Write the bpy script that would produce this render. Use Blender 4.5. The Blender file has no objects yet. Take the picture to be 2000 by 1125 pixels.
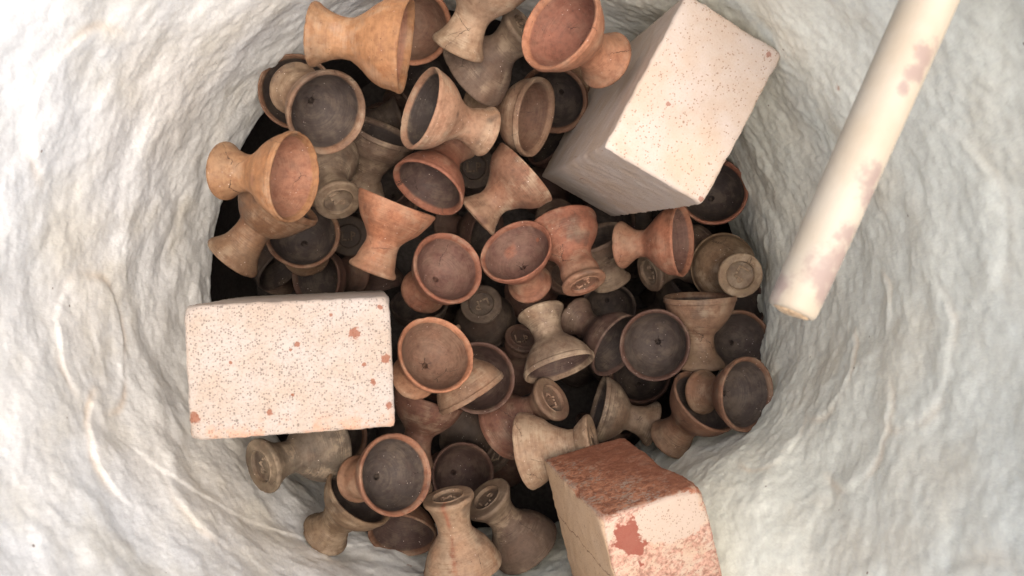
import bpy, bmesh, math, random
import numpy as np
from mathutils import Matrix, Vector

sc = bpy.context.scene
COL = sc.collection
rng = np.random.default_rng(11)
ZC = 1.00                                    # camera height above the kiln floor

# ------------------------------------------------------------------ camera
cam_d = bpy.data.cameras.new('camera')
cam_d.lens = 30.0
cam_d.sensor_width = 36.0
cam_d.dof.use_dof = True
cam_d.dof.focus_distance = 0.70
cam_d.dof.aperture_fstop = 15.0
cam_d.clip_start = 0.01
cam_d.clip_end = 100.0
cam = bpy.data.objects.new('camera', cam_d)
cam.location = (0, 0, ZC)
COL.objects.link(cam)
sc.camera = cam

# ------------------------------------------------------------------ daylight
SUN_EL, SUN_AZ = math.radians(81), math.radians(-28)     # sun high, from the lower right
world = bpy.data.worlds.new('World')
sc.world = world
world.use_nodes = True
wn = world.node_tree.nodes
wl = world.node_tree.links
wn.clear()
sky = wn.new('ShaderNodeTexSky')
sky.sky_type = 'NISHITA'
sky.sun_disc = False
sky.sun_elevation = SUN_EL
sky.sun_rotation = math.pi / 2 - SUN_AZ
sky.air_density = 0.7
sky.dust_density = 7.0
sky.ozone_density = 0.3
bg = wn.new('ShaderNodeBackground')
bg.inputs['Strength'].default_value = 0.15
wo = wn.new('ShaderNodeOutputWorld')
wl.new(sky.outputs[0], bg.inputs[0])
wl.new(bg.outputs[0], wo.inputs[0])

sun_d = bpy.data.lights.new('sun', 'SUN')
sun_d.energy = 0.5
sun_d.angle = math.radians(70)
sun_d.color = (1.0, 0.97, 0.92)
sun = bpy.data.objects.new('sun', sun_d)
sdir = Vector((math.cos(SUN_EL) * math.cos(SUN_AZ), math.cos(SUN_EL) * math.sin(SUN_AZ), math.sin(SUN_EL)))
sun.rotation_euler = sdir.to_track_quat('Z', 'Y').to_euler()
sun.location = (0, 0, 3)
COL.objects.link(sun)

sc.view_settings.view_transform = 'Standard'
sc.view_settings.look = 'None'
sc.view_settings.exposure = 1.29
sc.view_settings.gamma = 1.0
sc.cycles.max_bounces = 10
sc.cycles.diffuse_bounces = 6

# ------------------------------------------------------------------ helpers
def lin(c):
    c = np.asarray(c, float) / 255.0
    return np.where(c <= 0.04045, c / 12.92, ((c + 0.055) / 1.055) ** 2.4)

_perm = rng.permutation(256)
_perm = np.concatenate([_perm, _perm, _perm])
_gr = rng.normal(size=(256, 3))
_gr /= np.linalg.norm(_gr, axis=1)[:, None]
def noise(P):
    """vectorised gradient noise, about -0.7..0.7"""
    P = np.asarray(P, float)
    I = np.floor(P).astype(int)
    f = P - I
    I &= 255
    u = f * f * f * (f * (f * 6 - 15) + 10)
    out = 0
    for dx in (0, 1):
        for dy in (0, 1):
            for dz in (0, 1):
                h = _perm[_perm[_perm[I[:, 0] + dx] + I[:, 1] + dy] + I[:, 2] + dz]
                g = _gr[h]
                d = f - np.array([dx, dy, dz])
                w = (u[:, 0] if dx else 1 - u[:, 0]) * (u[:, 1] if dy else 1 - u[:, 1]) * (u[:, 2] if dz else 1 - u[:, 2])
                out = out + w * (g * d).sum(1)
    return out
def fbm(P, n=4):
    s, a = 0, 1.0
    for k in range(n):
        s = s + a * noise(P * 2.03 ** k + 17.3 * k)
        a *= 0.5
    return s
def sstep(a, b, x):
    t = np.clip((x - a) / (b - a), 0, 1)
    return t * t * (3 - 2 * t)

def mesh_obj(name, V, F, mat, parent=None, smooth=True):
    me = bpy.data.meshes.new(name)
    me.from_pydata([tuple(v) for v in V] if not isinstance(V, np.ndarray) else V.tolist(), [], F)
    if smooth:
        me.polygons.foreach_set('use_smooth', np.ones(len(me.polygons), bool))
    me.materials.append(mat)
    me.update()
    o = bpy.data.objects.new(name, me)
    COL.objects.link(o)
    if parent is not None:
        o.parent = parent
    return o
def color_attr(o, name, rgba):
    a = o.data.color_attributes.new(name, 'FLOAT_COLOR', 'POINT')
    a.data.foreach_set('color', np.ascontiguousarray(rgba, np.float32).ravel())

class NT:
    """tiny node helper"""
    def __init__(self, name):
        self.m = bpy.data.materials.new(name)
        self.m.use_nodes = True
        self.t = self.m.node_tree
        self.t.nodes.clear()
        self.out = self.n('ShaderNodeOutputMaterial')
        self.b = self.n('ShaderNodeBsdfPrincipled')
        self.l(self.b.outputs[0], self.out.inputs[0])
    def n(self, t, **kw):
        x = self.t.nodes.new(t)
        for k, v in kw.items():
            setattr(x, k, v)
        return x
    def l(self, a, b):
        self.t.links.new(a, b)
    def put(self, sock, v):
        if hasattr(v, 'is_output'):
            self.l(v, sock)
        else:
            sock.default_value = v
    def math(self, op, a, b=0.0, c=0.0, clamp=False):
        x = self.n('ShaderNodeMath', operation=op, use_clamp=clamp)
        self.put(x.inputs[0], a); self.put(x.inputs[1], b); self.put(x.inputs[2], c)
        return x.outputs[0]
    def mix(self, f, a, b, blend='MIX'):
        x = self.n('ShaderNodeMix', data_type='RGBA', blend_type=blend)
        self.put(x.inputs[0], f); self.put(x.inputs[6], a); self.put(x.inputs[7], b)
        return x.outputs[2]
    def ramp(self, f, lo, hi, a=0.0, b=1.0):
        x = self.n('ShaderNodeMapRange', interpolation_type='SMOOTHSTEP')
        self.put(x.inputs[0], f); self.put(x.inputs[1], lo); self.put(x.inputs[2], hi)
        self.put(x.inputs[3], a); self.put(x.inputs[4], b)
        return x.outputs[0]
    def noise(self, vec, scale, detail=3.0, rough=0.55, dist=0.0):
        x = self.n('ShaderNodeTexNoise')
        self.l(vec, x.inputs['Vector'])
        x.inputs['Scale'].default_value = scale
        x.inputs['Detail'].default_value = detail
        x.inputs['Roughness'].default_value = rough
        x.inputs['Distortion'].default_value = dist
        return x.outputs['Fac']
    def voro(self, vec, scale, feature='F1', rand=1.0):
        x = self.n('ShaderNodeTexVoronoi', feature=feature)
        self.l(vec, x.inputs['Vector'])
        x.inputs['Scale'].default_value = scale
        x.inputs['Randomness'].default_value = rand
        return x
    def vmath(self, op, a, b=None, s=None):
        x = self.n('ShaderNodeVectorMath', operation=op)
        self.put(x.inputs[0], a)
        if b is not None: self.put(x.inputs[1], b)
        if s is not None: self.put(x.inputs['Scale'], s)
        return x.outputs['Value'] if op in ('LENGTH', 'DISTANCE', 'DOT_PRODUCT') else x.outputs[0]
    def sep(self, v):
        x = self.n('ShaderNodeSeparateXYZ'); self.l(v, x.inputs[0]); return x.outputs
    def comb(self, a, b, c):
        x = self.n('ShaderNodeCombineXYZ')
        for i, v in enumerate((a, b, c)): self.put(x.inputs[i], v)
        return x.outputs[0]
    def bump(self, h, strength, dist, prev=None):
        x = self.n('ShaderNodeBump')
        x.inputs['Strength'].default_value = strength
        x.inputs['Distance'].default_value = dist
        self.l(h, x.inputs['Height'])
        if prev is not None: self.l(prev, x.inputs['Normal'])
        return x.outputs[0]
    def attr(self, name):
        return self.n('ShaderNodeAttribute', attribute_name=name)
    def obj(self):
        return self.n('ShaderNodeTexCoord').outputs['Object']
def rgb(c, k=1.0):
    v = lin(c) * k
    return (float(v[0]), float(v[1]), float(v[2]), 1.0)

# ------------------------------------------------------------------ materials
def mat_fibre():
    t = NT('ceramic_fibre_blanket')
    p = t.obj()
    a = t.attr('Tint')
    n1 = t.noise(p, 14, 4, 0.6)
    n2 = t.noise(p, 320, 3, 0.6)
    c = a.outputs['Color']
    c = t.mix(t.ramp(n1, 0.42, 0.70), c, t.mix(0.5, c, rgb((222, 214, 190), 0.9)))
    c = t.mix(t.ramp(n2, 0.3, 0.75, 0.0, 0.25), c, rgb((196, 194, 186), 0.9))
    # rust specks and small brown stains
    v = t.voro(p, 24)
    n3 = t.noise(p, 130, 3, 0.7)
    rnd = t.sep(v.outputs['Color'])[0]
    spot = t.math('MULTIPLY', t.ramp(t.math('ADD', v.outputs['Distance'], t.math('MULTIPLY', n3, 0.25)), 0.20, 0.13), t.ramp(rnd, 0.72, 0.76))
    c = t.mix(t.math('MULTIPLY', spot, 0.65), c, rgb((176, 116, 70)))
    v2 = t.voro(p, 95)
    dot = t.math('MULTIPLY', t.ramp(v2.outputs['Distance'], 0.11, 0.05), t.ramp(t.sep(v2.outputs['Color'])[1], 0.93, 0.94))
    c = t.mix(t.math('MULTIPLY', dot, 0.8), c, rgb((110, 84, 66)))
    t.l(c, t.b.inputs['Base Color'])
    t.b.inputs['Roughness'].default_value = 0.55
    t.b.inputs['Specular IOR Level'].default_value = 0.35
    # fibrous relief: streaky along the vertical, uneven
    w = t.n('ShaderNodeMapping'); t.l(p, w.inputs[0]); w.inputs['Scale'].default_value = (1, 1, 0.45)
    f1 = t.noise(w.outputs[0], 125, 4, 0.55, 0.0)
    f2 = t.noise(w.outputs[0], 480, 3, 0.6, 0.0)
    b = t.bump(f1, 0.38, 0.0032)
    b = t.bump(f2, 0.22, 0.0009, b)
    t.l(b, t.b.inputs['Normal'])
    return t.m

def mat_clay():
    t = NT('fired_clay')
    p0 = t.obj()
    off = t.math('MULTIPLY', t.attr('Seed').outputs['Fac'], 1.0)
    p = t.vmath('ADD', p0, t.comb(off, off, off))
    A = t.attr('Base'); B = t.attr('Inner')
    w = B.outputs['Alpha']; dust = A.outputs['Alpha']
    nb = t.noise(p, 75, 4, 0.65)
    nm = t.noise(p, 260, 4, 0.65)
    nf = t.noise(p, 1100, 2, 0.6)
    # turning lines: very flat stretched noise round the axis
    s = t.sep(p)
    s0 = t.sep(p0)
    lines = t.noise(t.comb(t.math('MULTIPLY', s[0], 28.0), t.math('MULTIPLY', s[1], 28.0), t.math('MULTIPLY', s[2], 1250.0)), 1.0, 3, 0.6)
    # soot / firing stain / painted recess shade, edge broken up by noise
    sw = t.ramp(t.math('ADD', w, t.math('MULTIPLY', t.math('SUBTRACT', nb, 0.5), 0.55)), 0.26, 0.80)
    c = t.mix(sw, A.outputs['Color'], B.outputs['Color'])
    # mottling and pale bloom
    c = t.mix(t.ramp(nm, 0.28, 0.66, 0.42, 0.0), c, t.mix(1.0, c, rgb((150, 120, 105)), 'MULTIPLY'))
    blot = t.ramp(t.noise(p, 120, 5, 0.7, 0.5), 0.50, 0.64, 0.0, 0.30)
    c = t.mix(blot, c, t.mix(1.0, c, rgb((196, 160, 146)), 'MULTIPLY'))
    bloom = t.math('MULTIPLY', t.ramp(t.math('ADD', nb, t.math('MULTIPLY', t.math('SUBTRACT', lines, 0.5), 0.28)), 0.42, 0.66), dust)
    c = t.mix(bloom, c, rgb((184, 164, 138), 0.72))
    c = t.mix(t.math('MULTIPLY', t.ramp(lines, 0.30, 0.66, 0.24, 0.0), t.ramp(t.noise(p, 90, 3, 0.6), 0.42, 0.66)), c, t.mix(1.0, c, rgb((120, 100, 90)), 'MULTIPLY'))
    # dark pits and pale grains
    v = t.voro(p, 420)
    pit = t.math('MULTIPLY', t.ramp(v.outputs['Distance'], 0.22, 0.10), t.ramp(t.sep(v.outputs['Color'])[0], 0.86, 0.88))
    c = t.mix(t.math('MULTIPLY', pit, 0.6), c, rgb((50, 36, 30)))
    v2 = t.voro(p, 520)
    grain = t.math('MULTIPLY', t.ramp(v2.outputs['Distance'], 0.24, 0.12), t.math('MULTIPLY', t.ramp(t.sep(v2.outputs['Color'])[1], 0.90, 0.91), t.ramp(t.noise(p, 60, 2), 0.5, 0.62)))
    c = t.mix(t.math('MULTIPLY', grain, 0.7), c, rgb((205, 190, 180)))
    # star cracks round the draught hole (inside only) and a few hairline cracks
    rr = t.math('SQRT', t.math('ADD', t.math('MULTIPLY', s0[0], s0[0]), t.math('MULTIPLY', s0[1], s0[1])))
    ang = t.math('ARCTAN2', s0[1], s0[0])
    wig = t.math('MULTIPLY', t.noise(p, 330, 2), 1.6)
    sn = t.math('ABSOLUTE', t.math('SINE', t.math('ADD', t.math('MULTIPLY', ang, 2.5), wig)))
    line = t.ramp(t.math('MULTIPLY', sn, rr), 0.0007, 0.0003)
    reach = t.math('MULTIPLY', t.ramp(rr, 0.0065, 0.0045), t.ramp(s0[2], 0.020, 0.021))
    star = t.math('MULTIPLY', t.math('MULTIPLY', line, reach), t.attr('Crack').outputs['Fac'])
    vc = t.voro(t.vmath('ADD', p, t.comb(t.math('MULTIPLY', nb, 0.012), t.math('MULTIPLY', nm, 0.004), 0.0)), 27, 'DISTANCE_TO_EDGE')
    hair = t.math('MULTIPLY', t.ramp(vc.outputs['Distance'], 0.0065, 0.002), t.ramp(t.noise(p, 34, 1), 0.60, 0.64))
    crack = t.math('MAXIMUM', star, t.math('MULTIPLY', hair, 0.75))
    c = t.mix(crack, c, rgb((34, 24, 20)))
    t.l(c, t.b.inputs['Base Color'])
    t.l(t.ramp(nm, 0.3, 0.7, 0.62, 0.85), t.b.inputs['Roughness'])
    t.b.inputs['Specular IOR Level'].default_value = 0.3
    h = t.math('ADD', t.math('MULTIPLY', nm, 0.6), t.math('MULTIPLY', lines, 0.4))
    h = t.math('SUBTRACT', h, t.math('MULTIPLY', crack, 1.2))
    b = t.bump(h, 0.45, 0.0007)
    b = t.bump(nf, 0.3, 0.00025, b)
    t.l(b, t.b.inputs['Normal'])
    return t.m

def brick_base(name, pale, speck, dens):
    t = NT(name)
    p = t.obj()
    nm = t.noise(p, 45, 4, 0.6)
    nf = t.noise(p, 700, 2, 0.6)
    c = t.mix(t.ramp(nm, 0.3, 0.7), pale, t.mix(1.0, pale, rgb((248, 240, 230)), 'MULTIPLY'))
    v = t.voro(p, 760)
    d = t.math('ADD', v.outputs['Distance'], t.math('MULTIPLY', t.math('SUBTRACT', nf, 0.5), 0.5))
    gate = t.ramp(t.sep(v.outputs['Color'])[0], 1 - dens - 0.02, 1 - dens + 0.02)
    sp = t.math('MULTIPLY', t.ramp(d, 0.46, 0.26), gate)
    gr = t.ramp(t.noise(p, 750, 3, 0.75), 0.50, 0.62)
    sp = t.math('MAXIMUM', sp, t.math('MULTIPLY', gr, dens * 0.75))
    v2 = t.voro(p, 210)
    sp2 = t.math('MULTIPLY', t.ramp(t.math('ADD', v2.outputs['Distance'], t.math('MULTIPLY', t.math('SUBTRACT', nf, 0.5), 0.4)), 0.20, 0.12), t.ramp(t.sep(v2.outputs['Color'])[1], 0.87, 0.88))
    return t, p, c, nm, nf, t.math('MAXIMUM', sp, sp2), speck

def spots(t, p, lst, nrm=None):
    """stain blobs: (x,y,z,radius) with ragged edges"""
    n = t.noise(p, 330, 4, 0.75)
    out = None
    for (x, y, z, r) in lst:
        d = t.vmath('DISTANCE', p, (x, y, z))
        m = t.ramp(t.math('ADD', t.math('DIVIDE', d, r), t.math('MULTIPLY', t.math('SUBTRACT', n, 0.5), 2.6)), 1.10, 0.80)
        out = m if out is None else t.math('MAXIMUM', out, m)
    return out

def mat_brick_left():
    t, p, c, nm, nf, sp, speck = brick_base('pale_firebrick_speckled', rgb((240, 226, 213), 0.41), None, 0.42)
    N = t.n('ShaderNodeTexCoord').outputs['Normal']
    top = t.ramp(t.sep(N)[2], 0.5, 0.8)
    c = t.mix(t.math('MULTIPLY', t.math('MULTIPLY', sp, 0.75), t.math('ADD', t.math('MULTIPLY', top, 0.8), 0.2)), c, rgb((124, 112, 102), .55))
    Z = .115
    st = spots(t, p, [(.0375,.0185,Z,0.0034),(.004,.0135,Z,0.0016),(.0,.0105,Z,0.0010),(-.034,.005,Z,0.0010),(.0,-.016,Z,0.0010),(.042,-.0005,Z,0.0013),(.047,-.0115,Z,0.0018),(.055,.002,Z,0.0028),(-.0135,-.0255,Z,0.0018),(-.056,-.026,Z,0.0034),(.0555,-.026,Z,0.0020),(.024,.030,Z,0.0011),(.053,.033,Z,0.0016)])
    c = t.mix(t.math('MULTIPLY', st, 0.8), c, rgb((150, 88, 62), .62))
    # rusty lower edge
    y = t.sep(p)[1]
    edge = t.math('MULTIPLY', t.ramp(y, -.024, -.038), t.ramp(t.noise(p, 95, 4, 0.7), 0.47, 0.62))
    c = t.mix(t.math('MULTIPLY', edge, 0.6), c, rgb((190, 142, 112), .8))
    t.l(c, t.b.inputs['Base Color'])
    t.b.inputs['Roughness'].default_value = 0.9
    t.b.inputs['Specular IOR Level'].default_value = 0.15
    b = t.bump(t.math('SUBTRACT', t.math('MULTIPLY', nf, 0.6), sp), 0.5, 0.0007)
    t.l(b, t.b.inputs['Normal'])
    return t.m

def mat_brick_right():
    t, p, c, nm, nf, sp, speck = brick_base('pale_firebrick_smooth', rgb((232, 217, 204), 0.60), None, 0.16)
    N = t.n('ShaderNodeTexCoord').outputs['Normal']
    top = t.ramp(t.sep(N)[2], 0.5, 0.8)
    c = t.mix(t.math('MULTIPLY', t.math('MULTIPLY', sp, 0.75), t.math('ADD', t.math('MULTIPLY', top, 0.9), 0.1)), c, rgb((140, 112, 92)))
    yel = t.math('MULTIPLY', t.ramp(t.vmath('DISTANCE', p, (-.034, -.02, .115)), .035, .005), 0.12)
    c = t.mix(yel, c, rgb((232, 196, 150)))
    st = spots(t, p, [(-.012,.015,.115,.0017),(-.0555,-.036,.115,.0022),(.052,-.030,.115,.0022)])
    c = t.mix(t.math('MULTIPLY', st, 0.75), c, rgb((140, 92, 76)))
    # scratches on the long faces
    s = t.sep(p)
    scr = t.math('MULTIPLY', t.ramp(t.noise(t.comb(t.math('MULTIPLY', s[0], 160.0), t.math('MULTIPLY', s[1], 160.0), t.math('MULTIPLY', s[2], 24.0)), 1.0, 3, 0.7), 0.70, 0.74), t.math('SUBTRACT', 1.0, top))
    c = t.mix(t.math('MULTIPLY', scr, 0.45), c, rgb((140, 100, 80)))
    t.l(c, t.b.inputs['Base Color'])
    t.b.inputs['Roughness'].default_value = 0.9
    t.b.inputs['Specular IOR Level'].default_value = 0.15
    b = t.bump(t.math('SUBTRACT', t.math('MULTIPLY', nf, 0.6), sp), 0.5, 0.0006)
    t.l(b, t.b.inputs['Normal'])
    return t.m

def mat_brick_red(L):
    t, p, c, nm, nf, sp, speck = brick_base('red_stained_firebrick', rgb((224, 203, 183), 0.56), None, 0.3)
    N = t.sep(t.n('ShaderNodeTexCoord').outputs['Normal'])
    s = t.sep(p)
    tan = t.ramp(N[0], -0.5, -0.75)
    c = t.mix(t.math('MULTIPLY', tan, 0.55), c, rgb((200, 166, 130), 0.95))
    c = t.mix(t.math('MULTIPLY', sp, 0.6), c, rgb((110, 86, 72), .8))
    n1 = t.noise(p, 55, 5, 0.7, 0.6)
    n2 = t.noise(p, 160, 4, 0.7, 1.2)
    n3 = t.noise(p, 420, 3, 0.7)
    redc = t.mix(t.ramp(n2, 0.35, 0.65), rgb((132, 84, 63), .95), rgb((196, 138, 106), .95))
    # the long upper face: nearly solid red slip
    up = t.ramp(N[1], 0.35, 0.6)
    cover = t.ramp(t.math('ADD', n2, t.math('MULTIPLY', n3, 0.35)), 0.40, 0.52)
    solid = t.ramp(t.math('ADD', t.math('MULTIPLY', s[0], 16.0), t.math('MULTIPLY', s[2], -6.0)), -0.35, 0.25)
    cover = t.math('MAXIMUM', cover, solid)
    geo = t.n('ShaderNodeNewGeometry').outputs['Pointiness']
    wear = t.ramp(t.math('ADD', geo, t.math('MULTIPLY', t.math('SUBTRACT', n2, 0.5), 0.10)), 0.515, 0.56)
    scuff = t.math('MULTIPLY', t.ramp(t.math('ADD', n3, t.math('MULTIPLY', n1, 0.8)), 0.92, 1.06), t.ramp(solid, 0.0, 1.0, 0.8, 0.35))
    cover = t.math('MULTIPLY', cover, t.math('SUBTRACT', 1.0, t.math('MAXIMUM', wear, scuff)))
    c = t.mix(t.math('MULTIPLY', up, cover), c, redc)
    c = t.mix(t.math('MULTIPLY', t.math('MULTIPLY', up, solid), t.math('MULTIPLY', cover, 0.8)), c, rgb((132, 84, 64)))
    # end face: clean speckled patch among smears
    e = t.ramp(N[2], 0.35, 0.65)
    q = t.vmath('MULTIPLY', t.vmath('SUBTRACT', p, (.010, .042, L / 2)), (1.0, 1.4, 0.3))
    clean = t.ramp(t.math('ADD', t.vmath('LENGTH', q), t.math('ADD', t.math('MULTIPLY', t.math('SUBTRACT', n1, 0.5), 0.034), t.math('MULTIPLY', t.math('SUBTRACT', n3, 0.5), 0.006))), .0235, .0215)
    smear = t.noise(t.comb(t.math('MULTIPLY', s[0], 60.0), t.math('ADD', t.math('MULTIPLY', s[1], 170.0), t.math('MULTIPLY', s[0], -60.0)), 0.0), 1.0, 5, 0.7, 0.8)
    low = t.ramp(s[1], .02, -.035)
    m = t.ramp(t.math('ADD', t.math('ADD', t.math('MULTIPLY', smear, 0.65), t.math('MULTIPLY', n2, 0.45)), t.math('MULTIPLY', low, 0.14)), 0.48, 0.60)
    m = t.math('MULTIPLY', m, t.math('SUBTRACT', 1.0, clean))
    m2 = t.ramp(t.math('ADD', t.vmath('DISTANCE', p, (-.0165, .038, L / 2)), t.math('ADD', t.math('MULTIPLY', t.math('SUBTRACT', t.noise(p, 95, 2, 0.5), 0.5), 0.030), t.math('MULTIPLY', t.math('SUBTRACT', n3, 0.5), 0.006))), .0125, .0110)
    pink = t.mix(t.ramp(n3, 0.3, 0.7), rgb((118, 70, 58), .8), rgb((192, 150, 132), .9))
    c = t.mix(t.math('MULTIPLY', e, t.math('MULTIPLY', m, 0.75)), c, pink)
    c = t.mix(t.math('MULTIPLY', e, t.math('MULTIPLY', t.math('MULTIPLY', m2, t.math('SUBTRACT', 1.0, clean)), 0.95)), c, rgb((124, 72, 60)))
    c = t.mix(t.math('MULTIPLY', e, t.math('MULTIPLY', clean, t.ramp(sp, 0, 1, 0.85, 0.1))), c, rgb((228, 208, 190), 0.49))
    # long crack on the tan side
    cr = t.math('ABSOLUTE', t.math('ADD', t.math('ADD', s[1], -.012), t.math('MULTIPLY', t.math('SUBTRACT', n1, 0.5), 0.012)))
    crk = t.math('MULTIPLY', t.ramp(cr, .0007, .0002), tan)
    c = t.mix(t.math('MULTIPLY', crk, 0.6), c, rgb((96, 62, 46)))
    t.l(c, t.b.inputs['Base Color'])
    t.b.inputs['Roughness'].default_value = 0.9
    t.b.inputs['Specular IOR Level'].default_value = 0.15
    h = t.math('ADD', t.math('MULTIPLY', nf, 0.5), t.math('MULTIPLY', n2, t.math('SUBTRACT', 1.0, tan)))
    b = t.bump(t.math('SUBTRACT', h, t.math('MULTIPLY', crk, 1.0)), 0.6, 0.0012)
    t.l(b, t.b.inputs['Normal'])
    return t.m

def mat_tube():
    t = NT('cream_ceramic')
    p = t.obj()
    nb = t.noise(p, 30, 3, 0.6)
    c = t.mix(t.ramp(nb, 0.3, 0.7), rgb((248, 234, 208), 0.41), rgb((240, 221, 190), 0.41))
    n = t.noise(p, 160, 4, 0.7)
    s = t.sep(p)
    # purplish scorch blotches on the right flank, heavier at the free end
    out = None
    for (z, ang, r) in ((.018, -1.05, .011), (.026, -0.9, .009), (.012, -.8, .008), (.036, -0.95, .008), (.061, -1.0, .008), (.055, -.7, .007), (.116, -1.15, .007), (.107, -1.2, .005), (.099, -1.4, .003), (.008, -2.9, .007), (.026, -.55, .002)):
        d = t.vmath('DISTANCE', p, (.011 * math.cos(ang), .011 * math.sin(ang), z))
        m = t.ramp(t.math('ADD', t.math('DIVIDE', d, r), t.math('MULTIPLY', t.math('SUBTRACT', n, 0.5), 2.6)), 1.2, 0.25)
        out = m if out is None else t.math('MAXIMUM', out, m)
    c = t.mix(t.math('MULTIPLY', out, 0.6), c, rgb((180, 144, 140), .40))
    v = t.voro(p, 130)
    dot = t.math('MULTIPLY', t.ramp(v.outputs['Distance'], 0.14, 0.07), t.ramp(t.sep(v.outputs['Color'])[0], 0.93, 0.94))
    c = t.mix(t.math('MULTIPLY', dot, 0.7), c, rgb((140, 92, 70)))
    t.l(c, t.b.inputs['Base Color'])
    t.b.inputs['Roughness'].default_value = 0.6
    t.l(t.bump(t.noise(p, 500, 3), 0.15, 0.0006), t.b.inputs['Normal'])
    return t.m

def mat_plain(name, col, rough=0.85, sc_=200):
    t = NT(name)
    p = t.obj()
    n = t.noise(p, sc_, 4, 0.6)
    c = t.mix(t.ramp(n, 0.3, 0.7), rgb(col), t.mix(1.0, rgb(col), rgb((190, 185, 180)), 'MULTIPLY'))
    t.l(c, t.b.inputs['Base Color'])
    t.b.inputs['Roughness'].default_value = rough
    t.l(t.bump(n, 0.4, 0.002), t.b.inputs['Normal'])
    return t.m

# ------------------------------------------------------------------ the kiln: fibre lined round pit
KX, KY, KR, KTOP = -0.015, 0.0, 0.245, 0.67
FPX = 2000 * 30 / 36
FIB = mat_fibre()

def kiln_wall():
    NP, NZ = 760, 330
    ph = np.linspace(0, 2 * np.pi, NP, endpoint=False)
    PH, UU = np.meshgrid(ph, np.linspace(0, 1, NZ))
    PH, UU = PH.ravel(), UU.ravel()
    def dphi(a):
        return (PH - math.radians(a) + np.pi) % (2 * np.pi) - np.pi
    # the blanket ends above the floor, lower down on the side towards the viewer
    ZMIN = 0.085 + 0.14 * np.exp(-(dphi(150) / 1.25) ** 4) + 0.012 * noise(np.stack([np.cos(PH) * 3, np.sin(PH) * 3, PH * 0], 1))
    ZZ = ZMIN + (KTOP - ZMIN) * UU
    cx, sx = np.cos(PH), np.sin(PH)
    R = np.full(PH.shape, KR) + 0.010 * (ZZ / KTOP) ** 2
    P = np.stack([cx * KR, sx * KR, ZZ], 1)
    R += 0.008 * fbm(P * 9 + 3, 3)                                   # slow unevenness
    lump = fbm(P * np.array([30, 30, 24]), 4)
    R += 0.0022 * lump
    wr = fbm(P * np.array([125, 125, 85]) + 1.5 * noise(P * 20)[:, None], 4)
    calm = .55 + .45 * sstep(-.4, .4, cx)                              # the left side is smoother
    R += 0.0009 * wr * calm
    fine = fbm(P * np.array([210, 210, 140]) + 7, 2)
    R += 0.0007 * fine * calm
    # lower right: the blanket bellies into the pit
    R -= 0.034 * np.exp(-(dphi(-47) / 0.33) ** 2) * sstep(0.65, 0.32, ZZ)
    R += 0.036 * sstep(0.05, 0.0, ZZ - ZMIN)   # its lower edge curls back
    R += 0.055 * np.exp(-(dphi(-59) / 0.42) ** 2) * sstep(0.36, 0.50, ZZ)   # and slopes outward above that
    tint = np.ones((len(PH), 4))
    base = lin((240, 242, 238)) * 1.0
    tint[:, :3] = base
    warm = sstep(-0.1, 0.5, fbm(P * 7 + 40, 3))[:, None] * 0.32
    tint[:, :3] = tint[:, :3] * (1 - warm) + warm * lin((232, 222, 200)) * 0.97
    green = (sstep(-0.3, 0.4, np.cos(PH + 0.25)) * 0.85)[:, None]    # right side tinted greyer and greenish for its dimmer light
    tint[:, :3] = tint[:, :3] * (1 - green) + green * lin((229, 232, 216)) * 0.98
    # round press marks left in the soft blanket: (azimuth deg, height, radius, strength, start, end of the visible arc)
    marks = [(188, .362, .041, 1.0, None), (180 - 24, .415, .045, 1.0, 'L'), (180 - 38, .50, .05, 0.8, 'L'), (180 + 24, .355, .042, 1.1, 'L'),
             (180 + 36, .30, .04, 0.5, 'R'), (-14, .30, .034, 0.9, 'R'), (-20, .36, .040, 0.9, 'R'), (-8, .40, .045, 0.8, 'R'), (-4, .345, .03, 0.7, 'R'),
             (8, .44, .05, 0.6, 'R'), (-40, .52, .05, 0.7, None), (168, .55, .05, 0.6, 'R'), (62, .35, .04, 0.7, None), (-28, .27, .03, 0.7, 'R')]
    for a, z0, r0, s, side in marks:
        du = dphi(a) * KR
        dv = ZZ - (z0 + .10)
        w = 1 + 0.10 * noise(np.stack([du * 40 + a, dv * 40, np.zeros_like(du)], 1))
        d = np.hypot(du, dv) / (r0 * w)
        ang = np.arctan2(du, dv)
        m = np.ones_like(d)
        if side == 'L': m = sstep(-0.2, 0.5, np.cos(ang))
        if side == 'R': m = sstep(-0.2, 0.5, np.cos(ang + 0.4))
        near = np.abs(d - 1) < 0.9
        irr = (.65 if side == 'L' or a == 188 else .85) * (.75 + .9 * np.clip(noise(P * 26 + a * 2), -.5, .5))
        R -= s * m * irr * np.where(d < 1.4, 0.0024 * sstep(1.05, .96, d) * np.exp(-(np.maximum(1 - d, 0) / .30) ** 2), 0)
        st = (np.exp(-((d - 1.06) / 0.07) ** 2) * m * 0.45 * s * sstep(-0.25, 0.35, noise(P * 26 + a)))[:, None]
        tint[:, :3] = tint[:, :3] * (1 - st) + st * lin((226, 196, 158))
    # overlapping blanket seam at the lower left
    sd = dphi(180 + 46) * KR + (ZZ - .35) * 0.9 + 0.01 * noise(P * 18)
    gate = sstep(.50, .42, ZZ)
    R += gate * (0.0009 * sstep(-.001, .0015, sd) * np.exp(-np.maximum(sd, 0) / .03))
    V = np.stack([KX + R * cx, KY + R * sx, ZZ], 1)
    F = []
    for j in range(NZ - 1):
        for i in range(NP):
            i2 = (i + 1) % NP
            F.append((j * NP + i, j * NP + i2, (j + 1) * NP + i2, (j + 1) * NP + i))
    F = [f[::-1] for f in F]
    # rolled top edge and plain outer skin, coarse
    n0 = len(V)
    top = V[(NZ - 1) * NP:]
    rings = []
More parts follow.
